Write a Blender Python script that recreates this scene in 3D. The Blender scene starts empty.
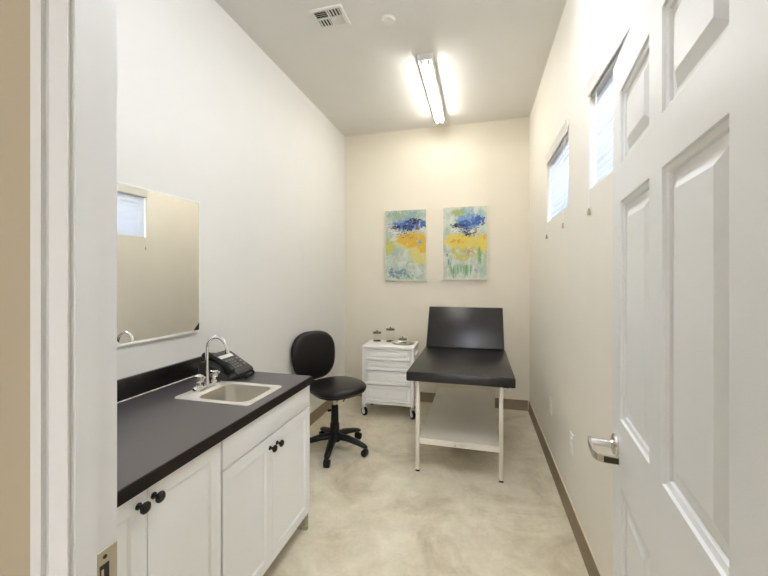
import bpy, bmesh, math, random
from mathutils import Vector, Matrix
R = math.radians
PI = math.pi
SC = bpy.context.scene
COL = SC.collection
random.seed(4)

# ------------------------------------------------------------------ materials
def mat(name, col, rough=0.5, metal=0.0, spec=0.5, bump=0.0, bscale=200.0, var=0.0, vscale=4.0, coat=0.0):
    m = bpy.data.materials.new(name); m.use_nodes = True
    nt = m.node_tree; b = nt.nodes['Principled BSDF']
    b.inputs['Base Color'].default_value = (*col, 1)
    b.inputs['Roughness'].default_value = rough
    b.inputs['Metallic'].default_value = metal
    b.inputs['Specular IOR Level'].default_value = spec
    b.inputs['Coat Weight'].default_value = coat
    tc = nt.nodes.new('ShaderNodeTexCoord')
    n = nt.nodes.new('ShaderNodeTexNoise'); n.inputs['Scale'].default_value = vscale
    n.inputs['Detail'].default_value = 4
    nt.links.new(tc.outputs['Object'], n.inputs['Vector'])
    rp = nt.nodes.new('ShaderNodeValToRGB')
    v = max(var, 0.01)
    rp.color_ramp.elements[0].position = 0.3; rp.color_ramp.elements[1].position = 0.7
    rp.color_ramp.elements[0].color = (*[c * (1 - v) for c in col], 1)
    rp.color_ramp.elements[1].color = (*[min(1, c * (1 + v)) for c in col], 1)
    nt.links.new(n.outputs['Fac'], rp.inputs['Fac'])
    nt.links.new(rp.outputs['Color'], b.inputs['Base Color'])
    if bump > 0:
        n2 = nt.nodes.new('ShaderNodeTexNoise'); n2.inputs['Scale'].default_value = bscale
        n2.inputs['Detail'].default_value = 2
        nt.links.new(tc.outputs['Object'], n2.inputs['Vector'])
        bp = nt.nodes.new('ShaderNodeBump'); bp.inputs['Strength'].default_value = bump
        bp.inputs['Distance'].default_value = 0.002
        nt.links.new(n2.outputs['Fac'], bp.inputs['Height'])
        nt.links.new(bp.outputs['Normal'], b.inputs['Normal'])
    return m

def emis(name, col, s):
    m = bpy.data.materials.new(name); m.use_nodes = True
    nt = m.node_tree; nt.nodes.clear()
    o = nt.nodes.new('ShaderNodeOutputMaterial'); e = nt.nodes.new('ShaderNodeEmission')
    e.inputs[0].default_value = (*col, 1); e.inputs[1].default_value = s
    nt.links.new(e.outputs[0], o.inputs[0]); return m

def thin_glass(name, tint=(0.97, 0.99, 0.98), amount=1.0):
    m = bpy.data.materials.new(name); m.use_nodes = True
    nt = m.node_tree; nt.nodes.clear()
    o = nt.nodes.new('ShaderNodeOutputMaterial')
    t = nt.nodes.new('ShaderNodeBsdfTransparent'); t.inputs[0].default_value = (*tint, 1)
    g = nt.nodes.new('ShaderNodeBsdfGlossy'); g.inputs['Roughness'].default_value = 0.02
    f = nt.nodes.new('ShaderNodeLayerWeight'); f.inputs[0].default_value = 0.5
    pw = nt.nodes.new('ShaderNodeMath'); pw.operation = 'POWER'; pw.inputs[1].default_value = 4.0
    nt.links.new(f.outputs['Facing'], pw.inputs[0])
    ml = nt.nodes.new('ShaderNodeMath'); ml.operation = 'MULTIPLY_ADD'; ml.inputs[1].default_value = 0.4; ml.inputs[2].default_value = 0.03
    nt.links.new(pw.outputs[0], ml.inputs[0])
    mx = nt.nodes.new('ShaderNodeMixShader')
    nt.links.new(ml.outputs[0], mx.inputs[0]); nt.links.new(t.outputs[0], mx.inputs[1])
    nt.links.new(g.outputs[0], mx.inputs[2]); nt.links.new(mx.outputs[0], o.inputs[0])
    return m

def translucent(name, col, tr=0.5):
    m = bpy.data.materials.new(name); m.use_nodes = True
    nt = m.node_tree; nt.nodes.clear()
    o = nt.nodes.new('ShaderNodeOutputMaterial')
    d = nt.nodes.new('ShaderNodeBsdfDiffuse'); d.inputs[0].default_value = (*col, 1)
    t = nt.nodes.new('ShaderNodeBsdfTranslucent'); t.inputs[0].default_value = (*col, 1)
    mx = nt.nodes.new('ShaderNodeMixShader'); mx.inputs[0].default_value = tr
    nt.links.new(d.outputs[0], mx.inputs[1]); nt.links.new(t.outputs[0], mx.inputs[2])
    nt.links.new(mx.outputs[0], o.inputs[0]); return m

def concrete(name):
    m = bpy.data.materials.new(name); m.use_nodes = True
    nt = m.node_tree; b = nt.nodes['Principled BSDF']
    tc = nt.nodes.new('ShaderNodeTexCoord')
    def noise(scale, det, dist=0.0, rough=0.55):
        n = nt.nodes.new('ShaderNodeTexNoise'); n.inputs['Scale'].default_value = scale
        n.inputs['Detail'].default_value = det; n.inputs['Distortion'].default_value = dist
        n.inputs['Roughness'].default_value = rough
        nt.links.new(tc.outputs['Object'], n.inputs['Vector']); return n
    a = noise(1.6, 8, 0.9, 0.62); c = noise(7, 8, 0.5, 0.65); d = noise(45, 4)
    r1 = nt.nodes.new('ShaderNodeValToRGB')
    e = r1.color_ramp.elements
    e[0].position = 0.36; e[0].color = (0.50, 0.40, 0.24, 1)
    e[1].position = 0.64; e[1].color = (0.92, 0.85, 0.67, 1)
    k = e.new(0.50); k.color = (0.82, 0.74, 0.55, 1)
    nt.links.new(a.outputs['Fac'], r1.inputs['Fac'])
    r2 = nt.nodes.new('ShaderNodeValToRGB')
    e = r2.color_ramp.elements
    e[0].position = 0.35; e[0].color = (0.62, 0.55, 0.41, 1)
    e[1].position = 0.65; e[1].color = (0.93, 0.86, 0.70, 1)
    nt.links.new(c.outputs['Fac'], r2.inputs['Fac'])
    mx = nt.nodes.new('ShaderNodeMix'); mx.data_type = 'RGBA'; mx.inputs[0].default_value = 0.42
    nt.links.new(r1.outputs[0], mx.inputs[6]); nt.links.new(r2.outputs[0], mx.inputs[7])
    r3 = nt.nodes.new('ShaderNodeValToRGB')
    r3.color_ramp.elements[0].color = (0.78, 0.78, 0.78, 1); r3.color_ramp.elements[1].color = (1.1, 1.1, 1.1, 1)
    nt.links.new(d.outputs['Fac'], r3.inputs['Fac'])
    m2 = nt.nodes.new('ShaderNodeMix'); m2.data_type = 'RGBA'; m2.blend_type = 'MULTIPLY'; m2.inputs[0].default_value = 0.6
    nt.links.new(mx.outputs[2], m2.inputs[6]); nt.links.new(r3.outputs[0], m2.inputs[7])
    nt.links.new(m2.outputs[2], b.inputs['Base Color'])
    b.inputs['Roughness'].default_value = 0.42
    b.inputs['Specular IOR Level'].default_value = 0.35
    return m

def painting_mat(name, seed, layers):
    """loose abstract brushwork; layers = (colour, blobs (x, z, rx, rz), noise scale x, z, low, high)"""
    m = bpy.data.materials.new(name); m.use_nodes = True
    nt = m.node_tree; b = nt.nodes['Principled BSDF']; b.inputs['Roughness'].default_value = 0.5
    N = nt.nodes.new; L = nt.links.new
    tc = N('ShaderNodeTexCoord')
    sep = N('ShaderNodeSeparateXYZ'); L(tc.outputs['Object'], sep.inputs[0])
    def op(kind, a, bb, clamp=False):
        q = N('ShaderNodeMath'); q.operation = kind; q.use_clamp = clamp
        for i, v in enumerate((a, bb)):
            if isinstance(v, (int, float)): q.inputs[i].default_value = v
            else: L(v, q.inputs[i])
        return q.outputs[0]
    def noise(sx, sz, off, det=8, dist=0.7):
        mp = N('ShaderNodeMapping'); mp.inputs['Location'].default_value = (off * 1.3 + seed, seed * 1.7, off * 2.3)
        mp.inputs['Scale'].default_value = (sx, 1, sz); L(tc.outputs['Object'], mp.inputs[0])
        n = N('ShaderNodeTexNoise'); n.inputs['Scale'].default_value = 1; n.inputs['Detail'].default_value = det
        n.inputs['Distortion'].default_value = dist; n.inputs['Roughness'].default_value = 0.72
        L(mp.outputs[0], n.inputs['Vector']); return n.outputs['Fac']
    def blob(cx, cz, rx, rz):
        dx = op('DIVIDE', op('SUBTRACT', sep.outputs[0], cx), rx); dz = op('DIVIDE', op('SUBTRACT', sep.outputs[2], cz), rz)
        return op('SUBTRACT', 1, op('ADD', op('MULTIPLY', dx, dx), op('MULTIPLY', dz, dz)), True)
    c = None
    for k, (col, blobs, sx, sz, lo, hi) in enumerate(layers):
        f = noise(sx, sz, 3.7 * k + 1)
        if blobs:
            bl = blob(*blobs[0])
            for q in blobs[1:]: bl = op('MAXIMUM', bl, blob(*q))
            f = op('MULTIPLY', op('POWER', bl, 0.5), f)
        mr = N('ShaderNodeMapRange'); mr.inputs[1].default_value = lo; mr.inputs[2].default_value = hi
        L(f, mr.inputs[0])
        q = N('ShaderNodeMix'); q.data_type = 'RGBA'; L(mr.outputs[0], q.inputs[0])
        if c is None: q.inputs[6].default_value = (0.38, 0.47, 0.38, 1)
        else: L(c, q.inputs[6])
        q.inputs[7].default_value = (*[v * 0.8 for v in col], 1); c = q.outputs[2]
    L(c, b.inputs['Base Color'])
    return m

ART_A = [
    ((0.74, 0.78, 0.66), None, 9, 8, 0.42, 0.58),
    ((0.30, 0.46, 0.44), [(0, 0.36, 0.4, 0.10)], 16, 18, 0.40, 0.50),
    ((0.45, 0.50, 0.16), [(-0.05, 0.33, 0.25, 0.12), (-0.22, 0.0, 0.05, 0.2)], 22, 18, 0.47, 0.54),
    ((0.20, 0.34, 0.38), [(-0.05, -0.33, 0.30, 0.13)], 26, 20, 0.44, 0.52),
    ((0.62, 0.62, 0.14), [(-0.19, -0.03, 0.10, 0.12)], 18, 16, 0.34, 0.44),
    ((0.80, 0.70, 0.22), [(0.16, -0.10, 0.16, 0.18), (0.05, 0.05, 0.24, 0.13)], 16, 12, 0.28, 0.40),
    ((0.80, 0.50, 0.04), [(0.07, 0.06, 0.24, 0.12), (0.2, 0.02, 0.09, 0.16)], 14, 18, 0.31, 0.41),
    ((0.50, 0.24, 0.05), [(0.08, 0.09, 0.24, 0.10)], 44, 50, 0.52, 0.57),
    ((0.22, 0.36, 0.60), [(0.02, 0.25, 0.30, 0.10), (0.17, 0.03, 0.035, 0.04)], 17, 22, 0.35, 0.43),
    ((0.06, 0.14, 0.42), [(0.04, 0.23, 0.28, 0.09), (0.2, 0.24, 0.1, 0.08)], 24, 30, 0.39, 0.45),
    ((0.012, 0.016, 0.05), [(0.0, 0.205, 0.30, 0.055), (0.1, 0.28, 0.16, 0.06)], 36, 40, 0.43, 0.47),
    ((0.40, 0.09, 0.03), [(0.14, 0.19, 0.08, 0.03), (-0.15, 0.2, 0.06, 0.03)], 40, 44, 0.46, 0.50),
    ((0.88, 0.88, 0.80), [(-0.15, 0.17, 0.14, 0.07)], 30, 40, 0.46, 0.52),
    ((0.02, 0.05, 0.20), [(0.0, 0.17, 0.30, 0.20)], 60, 64, 0.50, 0.55),
    ((0.86, 0.86, 0.76), None, 46, 20, 0.60, 0.66),
    ((0.10, 0.24, 0.22), None, 52, 46, 0.62, 0.67),
    ((0.03, 0.05, 0.06), [(-0.15, -0.1, 0.04, 0.03), (-0.17, -0.28, 0.1, 0.12), (0.2, -0.3, 0.05, 0.05)], 48, 40, 0.53, 0.57),
]
ART_B = [
    ((0.76, 0.79, 0.66), None, 10, 7, 0.40, 0.56),
    ((0.32, 0.50, 0.52), [(0.05, 0.33, 0.3, 0.12)], 15, 15, 0.38, 0.50),
    ((0.42, 0.48, 0.14), [(-0.08, 0.34, 0.16, 0.08), (0.15, -0.05, 0.16, 0.25)], 20, 14, 0.42, 0.52),
    ((0.62, 0.60, 0.16), [(0, -0.08, 0.3, 0.2)], 18, 14, 0.38, 0.48),
    ((0.84, 0.66, 0.10), [(-0.05, 0.03, 0.26, 0.12), (0.2, 0.0, 0.12, 0.14)], 15, 14, 0.30, 0.40),
    ((0.78, 0.40, 0.03), [(-0.08, 0.02, 0.16, 0.05), (0.22, 0.07, 0.05, 0.07), (0.12, 0.14, 0.03, 0.06)], 24, 24, 0.43, 0.50),
    ((0.55, 0.34, 0.18), [(0.06, -0.10, 0.14, 0.10)], 26, 26, 0.46, 0.53),
    ((0.22, 0.44, 0.16), [(-0.14, -0.32, 0.10, 0.16), (0.16, -0.15, 0.04, 0.22), (0.0, -0.30, 0.2, 0.12)], 34, 3, 0.44, 0.50),
    ((0.20, 0.30, 0.40), [(-0.18, -0.25, 0.03, 0.14), (0.12, -0.3, 0.06, 0.08)], 40, 6, 0.46, 0.52),
    ((0.20, 0.38, 0.62), [(0.04, 0.24, 0.24, 0.13)], 15, 20, 0.36, 0.44),
    ((0.04, 0.12, 0.44), [(0.14, 0.25, 0.12, 0.10), (0.0, 0.21, 0.12, 0.08)], 22, 28, 0.37, 0.43),
    ((0.012, 0.016, 0.05), [(-0.08, 0.20, 0.16, 0.045), (0.05, 0.12, 0.14, 0.09)], 34, 40, 0.43, 0.47),
    ((0.90, 0.89, 0.82), [(0.08, 0.13, 0.16, 0.06), (-0.1, 0.15, 0.1, 0.04)], 26, 34, 0.46, 0.52),
    ((0.02, 0.05, 0.20), [(0.0, 0.17, 0.30, 0.20)], 60, 64, 0.50, 0.55),
    ((0.86, 0.86, 0.76), None, 46, 20, 0.60, 0.66),
    ((0.10, 0.24, 0.22), None, 52, 46, 0.62, 0.67),
    ((0.03, 0.05, 0.04), [(-0.2, -0.12, 0.03, 0.07), (0.06, -0.2, 0.05, 0.03)], 44, 30, 0.50, 0.55),
]

M = {}
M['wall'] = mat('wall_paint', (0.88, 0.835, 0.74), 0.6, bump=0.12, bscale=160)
M['wallL'] = mat('wall_left_light_tone', (0.79, 0.775, 0.735), 0.6, bump=0.12, bscale=160)  # same room paint, darkened and neutralised to put the light's balance into the colour
M['wallB'] = mat('wall_end_light_tone', (0.79, 0.73, 0.60), 0.6, bump=0.12, bscale=160)  # same room paint, darker and yellower to even out the lamp light here
M['ceil'] = mat('ceiling_paint', (0.79, 0.765, 0.72), 0.8, bump=0.08, bscale=160)
M['hallwall'] = mat('hallway_paint', (0.50, 0.43, 0.30), 0.6, bump=0.12, bscale=160)
M['floor'] = concrete('stained_concrete')
M['base'] = mat('cove_base_vinyl', (0.25, 0.19, 0.11), 0.5)
M['basetop'] = mat('cove_base_lip', (0.78, 0.68, 0.48), 0.5)
M['trim'] = mat('trim_paint', (0.82, 0.82, 0.80), 0.35)
M['door'] = mat('door_paint', (0.88, 0.885, 0.875), 0.38, bump=0.10, bscale=260)
M['cab'] = mat('cabinet_white', (0.93, 0.93, 0.915), 0.38)
M['carc'] = mat('cabinet_inside', (0.55, 0.49, 0.38), 0.6)
M['kick'] = mat('toe_kick_vinyl', (0.22, 0.17, 0.09), 0.55)
M['stone'] = mat('mottled_foot_finish', (0.42, 0.39, 0.26), 0.6, var=0.45, vscale=60)
M['lam'] = mat('countertop_laminate', (0.095, 0.084, 0.088), 0.28, spec=0.55)
M['lamedge'] = mat('countertop_edge', (0.009, 0.0055, 0.004), 0.4, spec=0.3)
M['splash'] = mat('backsplash_laminate', (0.012, 0.010, 0.009), 0.25)
M['caulk'] = mat('caulk_bead', (0.55, 0.52, 0.48), 0.4)
M['steel'] = mat('brushed_steel', (0.66, 0.63, 0.57), 0.28, metal=1.0)
M['rim'] = mat('steel_rim', (0.86, 0.83, 0.77), 0.42, metal=0.7)
M['chrome'] = mat('chrome', (0.86, 0.86, 0.86), 0.07, metal=1.0)
M['nickel'] = mat('satin_chrome', (0.72, 0.70, 0.68), 0.2, metal=1.0)
M['darkstrip'] = mat('dark_strip', (0.05, 0.04, 0.015), 0.35, metal=0.4)
M['strike'] = mat('strike_plate_nickel', (0.58, 0.53, 0.40), 0.38, metal=0.85)
M['hole'] = mat('dark_slot', (0.03, 0.022, 0.015), 0.6)
M['knob'] = mat('dark_knob', (0.006, 0.004, 0.0035), 0.25)
M['vinyl'] = mat('black_vinyl', (0.006, 0.0045, 0.0048), 0.30, spec=0.4, bump=0.05, bscale=300)
M['tabvinyl'] = mat('table_vinyl', (0.014, 0.011, 0.0115), 0.30, spec=0.5, bump=0.06, bscale=260)
M['plast'] = mat('black_plastic', (0.006, 0.0055, 0.0055), 0.36, spec=0.35)
M['phone'] = mat('phone_charcoal', (0.045, 0.042, 0.038), 0.4)
M['phonekey'] = mat('phone_keys', (0.20, 0.19, 0.17), 0.5)
M['phonedisp'] = mat('phone_label_strip', (0.72, 0.70, 0.66), 0.4)
M['cream'] = mat('cream_metal', (0.72, 0.67, 0.56), 0.4)
M['cart'] = mat('cart_white', (0.93, 0.91, 0.86), 0.4)
M['shelf'] = mat('shelf_cream', (0.74, 0.69, 0.585), 0.45)
M['lid'] = mat('dark_steel_lid', (0.22, 0.20, 0.17), 0.22, metal=1.0)
M['white'] = mat('white_plastic', (0.86, 0.84, 0.79), 0.4)
M['plate'] = mat('wall_plate', (0.95, 0.94, 0.90), 0.4)
M['vent'] = mat('vent_white', (0.80, 0.77, 0.71), 0.5)
M['lamp'] = mat('fixture_enamel', (0.78, 0.74, 0.70), 0.4)
M['wood'] = mat('bead_wood', (0.45, 0.36, 0.25), 0.5)
M['blind'] = translucent('blind_slats', (0.80, 0.84, 0.92), 0.105)
M['cord'] = mat('white_cord', (0.86, 0.85, 0.82), 0.6)
M['glass'] = thin_glass('window_glass')
M['fillglass'] = thin_glass('fill_window_glass', (0.90, 0.83, 0.76))  # warm tint that colours the fill light of the added window
M['jar'] = thin_glass('jar_glass', (0.985, 0.985, 0.975))
M['mirror'] = mat('mirror_silver', (0.93, 0.93, 0.90), 0.0, metal=1.0)
M['tube'] = emis('lit_tube', (0.97, 0.95, 0.89), 7.2)
M['tube2'] = emis('lit_tube_cool', (0.88, 0.95, 1.08), 12)
#M['halltube'] = emis('lit_hall_lens', (0.97, 0.98, 1.0), 9)
M['frame'] = mat('canvas_edge', (0.80, 0.74, 0.58), 0.5)
M['paintA'] = painting_mat('abstract_paint_one', 3.1, ART_A)
M['paintB'] = painting_mat('abstract_paint_two', 9.4, ART_B)

# ------------------------------------------------------------------ mesh helpers
def box(bm, x0, x1, y0, y1, z0, z1, bev=0.0, seg=2):
    vs = [bm.verts.new((x, y, z)) for x in (x0, x1) for y in (y0, y1) for z in (z0, z1)]
    idx = [(0, 1, 3, 2), (4, 6, 7, 5), (0, 4, 5, 1), (2, 3, 7, 6), (0, 2, 6, 4), (1, 5, 7, 3)]
    fs = [bm.faces.new([vs[i] for i in f]) for f in idx]
    if bev > 0:
        es = list({e for f in fs for e in f.edges})
        bmesh.ops.bevel(bm, geom=es, offset=bev, segments=seg, affect='EDGES', profile=0.5)
    return bm

def prism(bm, pts, a0, a1, axis='z'):
    """closed outline extruded along an axis"""
    def P(p, a):
        return {'z': (p[0], p[1], a), 'y': (p[0], a, p[1]), 'x': (a, p[0], p[1])}[axis]
    lo = [bm.verts.new(P(p, a0)) for p in pts]; hi = [bm.verts.new(P(p, a1)) for p in pts]
    n = len(pts)
    for i in range(n): bm.faces.new((lo[i], lo[(i + 1) % n], hi[(i + 1) % n], hi[i]))
    bm.faces.new(lo[::-1]); bm.faces.new(hi)
    return bm

def frame_of(d):
    d = d.normalized(); up = Vector((0, 0, 1)) if abs(d.z) < 0.95 else Vector((1, 0, 0))
    a = d.cross(up).normalized(); return a, a.cross(d).normalized()

def tube(bm, pts, r, seg=12, cap=True):
    pts = [Vector(p) for p in pts]; n = len(pts)
    rs = r if isinstance(r, (list, tuple)) else [r] * n
    rings = []; a0 = None
    for i, p in enumerate(pts):
        d = (pts[min(i + 1, n - 1)] - pts[max(i - 1, 0)])
        a, b = frame_of(d)
        if a0 is not None:
            dn = d.normalized(); a = (a0 - dn * a0.dot(dn)).normalized(); b = a.cross(dn).normalized()
        a0 = a
        rings.append([bm.verts.new(p + (a * math.cos(t) + b * math.sin(t)) * rs[i]) for t in [2 * PI * k / seg for k in range(seg)]])
    for i in range(n - 1):
        for k in range(seg):
            bm.faces.new((rings[i][k], rings[i][(k + 1) % seg], rings[i + 1][(k + 1) % seg], rings[i + 1][k]))
    if cap: bm.faces.new(rings[0][::-1]); bm.faces.new(rings[-1])
    return bm

def lathe(bm, prof, c=(0, 0, 0), seg=24, axis='z', sx=1.0, sy=1.0):
    """prof: list of (radius, height) from one end to the other"""
    def P(r, h, t):
        a, b = r * math.cos(t) * sx, r * math.sin(t) * sy
        v = {'z': (a, b, h), 'x': (h, a, b), 'y': (a, h, b)}[axis]
        return Vector(v) + Vector(c)
    rings = []
    for r, h in prof:
        if r < 1e-6: rings.append([bm.verts.new(P(0, h, 0))])
        else: rings.append([bm.verts.new(P(r, h, 2 * PI * k / seg)) for k in range(seg)])
    for A, B in zip(rings, rings[1:]):
        for k in range(seg):
            k2 = (k + 1) % seg
            if len(A) == 1 and len(B) == 1: continue
            if len(A) == 1: bm.faces.new((A[0], B[k2], B[k]))
            elif len(B) == 1: bm.faces.new((A[k], A[k2], B[0]))
            else: bm.faces.new((A[k], A[k2], B[k2], B[k]))
    for Rg, fl in ((rings[0], True), (rings[-1], False)):
        if len(Rg) > 1: bm.faces.new(Rg[::-1] if fl else Rg)
    return bm

def superloop(rx, ry, n, seg):
    out = []
    for k in range(seg):
        t = 2 * PI * k / seg; c, s = math.cos(t), math.sin(t)
        out.append((rx * math.copysign(abs(c) ** (2 / n), c), ry * math.copysign(abs(s) ** (2 / n), s)))
    return out

def loft(bm, loops, close0=True, close1=True):
    rings = [[bm.verts.new(p) for p in lp] for lp in loops]
    n = len(rings[0])
    for A, B in zip(rings, rings[1:]):
        for k in range(n): bm.faces.new((A[k], A[(k + 1) % n], B[(k + 1) % n], B[k]))
    if close0: bm.faces.new(rings[0][::-1])
    if close1: bm.faces.new(rings[-1])
    return bm

def cushion(bm, rx, ry, th, n=2.8, seg=48, dome=0.25, f=None):
    """upholstered pad: rounded outline, soft rolled edge, slightly domed top"""
    prof = [(0.0, -0.5), (0.5, -0.5), (0.86, -0.5), (0.95, -0.42), (0.99, -0.2), (1.0, 0.0), (0.985, 0.2), (0.94, 0.38), (0.86, 0.5)]
    for s in (0.7, 0.5, 0.3, 0.12): prof.append((s, 0.5 + dome * (1 - (s / 0.86) ** 2)))
    lp = superloop(rx, ry, n, seg); loops = []
    for s, h in prof:
        s = max(s, 0.02)
        L_ = [Vector((x * s, y * s, h * th)) for x, y in lp]
        if f: L_ = [f(v) for v in L_]
        loops.append(L_)
    return loft(bm, loops)

def link(name, bm, m, parent=None, loc=None, rot=None, smooth=35, **props):
    bmesh.ops.remove_doubles(bm, verts=bm.verts, dist=1e-6)
    bmesh.ops.recalc_face_normals(bm, faces=bm.faces)
    me = bpy.data.meshes.new(name); bm.to_mesh(me); bm.free()
    me.materials.append(M[m] if isinstance(m, str) else m)
    if smooth:
        for p in me.polygons: p.use_smooth = True
        me.set_sharp_from_angle(angle=R(smooth))
    o = bpy.data.objects.new(name, me); COL.objects.link(o)
    if parent: o.parent = parent
    if loc: o.location = loc
    if rot: o.rotation_euler = rot
    for k, v in props.items(): o[k] = v
    return o

def thing(name, label, cat, loc=(0, 0, 0), rz=0.0, group=None, **props):
    o = bpy.data.objects.new(name, None); COL.objects.link(o)
    o.empty_display_size = 0.1
    o.location = loc; o.rotation_euler = (0, 0, rz)
    o['label'] = label; o['category'] = cat
    if group: o['group'] = group
    for k, v in props.items(): o[k] = v
    return o

def copy_tree(o, parent=None):
    c = o.copy(); COL.objects.link(c)
    if parent: c.parent = parent
    for ch in list(o.children): copy_tree(ch, c)
    return c

B = bmesh.new

# ------------------------------------------------------------------ dimensions (metres)
XL, XR, YB, ZC = -1.60, 0.535, 4.20, 3.185
YW0, YW1 = 0.397, 0.463          # door wall: hall face, room face
JX0, JX1 = -0.572, 0.372         # door opening
DH = 2.13                        # head of the opening
HY, HX0, HX1, HZ = -5.0, -3.0, 3.6, 3.0   # lobby outside the door
GX0, GX1, GZ0, GZ1 = -1.2, 2.4, 0.6, 2.35    # added window there, to fill the room with daylight
ST = dict(kind='structure')
WIN = [(2.44, 3.136), (1.30, 1.997)]
WZ0, WZ1 = 1.885, 2.385

# ------------------------------------------------------------------ the setting
b = B(); box(b, HX0 - 0.1, HX1 + 0.1, HY - 0.1, YB + 0.15, -0.1, 0.0); link('floor', b, 'floor', label='mottled tan stained concrete floor', **ST)
b = B(); box(b, XL - 0.12, XR + 0.15, YW1 - 0.02, YB + 0.12, ZC, ZC + 0.1); link('ceiling', b, 'ceil', label='plain beige-grey painted ceiling of the exam room', **ST)
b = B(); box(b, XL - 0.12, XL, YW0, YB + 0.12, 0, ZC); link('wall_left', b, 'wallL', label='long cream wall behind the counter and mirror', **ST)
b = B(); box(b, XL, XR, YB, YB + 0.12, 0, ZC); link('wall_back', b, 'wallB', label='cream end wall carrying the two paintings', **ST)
# right wall with two window openings
b = B(); xa, xb = XR, XR + 0.15
ys = [YW0, WIN[1][0], WIN[1][1], WIN[0][0], WIN[0][1], YB + 0.12]
for i in range(5):
    if i in (1, 3):
        box(b, xa, xb, ys[i], ys[i + 1], 0, WZ0); box(b, xa, xb, ys[i], ys[i + 1], WZ1, ZC)
    else: box(b, xa, xb, ys[i], ys[i + 1], 0, ZC)
link('wall_right', b, 'wall', label='cream wall with two high windows', **ST)
# door wall
YM = YW0 + 0.02
b = B(); box(b, XL, JX0 - 0.02, YM, YW1, 0, ZC); box(b, JX1 + 0.015, XR, YM, YW1, 0, ZC); box(b, JX0 - 0.02, JX1 + 0.015, YM, YW1, DH + 0.01, ZC)
link('wall_front', b, 'wall', label='cream inner side of the wall around the doorway', **ST)
b = B(); box(b, HX0, JX0 - 0.02, YW0, YM - 0.001, 0, HZ); box(b, JX1 + 0.015, HX1, YW0, YM - 0.001, 0, HZ); box(b, JX0 - 0.02, JX1 + 0.015, YW0, YM - 0.001, DH + 0.01, HZ)
link('wall_hallway_front', b, 'hallwall', label='tan hallway wall around the doorway, seen at the far left edge', **ST)
# hallway shell
b = B(); box(b, HX0 - 0.1, HX0, HY, YW0, 0, HZ); link('wall_hallway_left', b, 'hallwall', **ST)
b = B(); box(b, HX1, HX1 + 0.1, HY, YW0, 0, HZ); link('wall_hallway_right', b, 'hallwall', **ST)
b = B(); box(b, HX0 - 0.1, GX0, HY - 0.1, HY, 0, HZ); box(b, GX1, HX1 + 0.1, HY - 0.1, HY, 0, HZ); box(b, GX0, GX1, HY - 0.1, HY, 0, GZ0); box(b, GX0, GX1, HY - 0.1, HY, GZ1, HZ); link('wall_hallway_back', b, 'hallwall', **ST)
b = B(); box(b, HX0 - 0.1, HX1 + 0.1, HY - 0.1, YW0, HZ, HZ + 0.1); link('ceiling_hallway', b, 'ceil', **ST)

# cove base: dark band with a light top lip
def baseboard(name, horizontal, p, q, at, sgn, label):
    pr = [(0, 0), (0.016 * sgn, 0), (0.008 * sgn, 0.012), (0.006 * sgn, 0.11), (0, 0.11)]
    lip = [(0, 0.11), (0.007 * sgn, 0.11), (0.004 * sgn, 0.117), (0, 0.117)]
    b = B(); b2 = B()
    if horizontal:
        prism(b, [(at + u, v) for u, v in pr], p, q, 'x'); prism(b2, [(at + u, v) for u, v in lip], p, q, 'x')
    else:
        prism(b, [(at + u, v) for u, v in pr], p, q, 'y'); prism(b2, [(at + u, v) for u, v in lip], p, q, 'y')
    o = link(name, b, 'base', label=label, **ST)
    link('top_lip', b2, 'basetop', o)
baseboard('baseboard_back', True, XL + 0.016, XR - 0.016, YB, -1, 'brown vinyl cove base along the end wall')
baseboard('baseboard_right', False, YW1 + 0.02, YB, XR, -1, 'brown vinyl cove base along the window wall')
baseboard('baseboard_left', False, 1.93, YB, XL, 1, 'brown vinyl cove base behind the swivel stool')

# left door casing + jamb (profile drawn in plan, extruded up)
pl = [(-0.660, 0.397), (-0.630, 0.379), (-0.6090, 0.379), (-0.6125, 0.387), (-0.6095, 0.3905), (-0.6045, 0.3866), (-0.5690, 0.3866), (-0.5735, 0.3935), (-0.5715, 0.3962), (-0.5665, 0.397)]
b = B(); prism(b, pl, 0, DH + 0.02)
c_left = link('trim_1', b, 'trim', smooth=25, label='white moulded door casing at the left edge of the doorway', **ST)
b = B()
prism(b, [(-0.5665, 0.3955), (-0.566, 0.426), (-0.572, 0.4275), (-0.572, 0.4625), (-0.60, 0.4625), (-0.60, 0.398), (-0.568, 0.398)], 0, DH)
link('jamb', b, 'trim', c_left, smooth=25)
# right casing / jamb and head
b = B()
box(b, JX1 - 0.002, JX1 + 0.06, YW0 - 0.014, YW0, 0, DH + 0.07, 0.004); box(b, JX1 - 0.004, JX1 + 0.02, YW0, YW1, 0, DH)
link('trim_2', b, 'trim', label='white hinge-side door casing', **ST)
b = B()
box(b, JX0 - 0.03, JX1 + 0.03, YW0 - 0.014, YW0, DH + 0.02, DH + 0.08, 0.004); box(b, JX0, JX1, YW0, YW1, DH - 0.004, DH + 0.012)
link('trim_3', b, 'trim', label='white head casing above the doorway', **ST)
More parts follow.
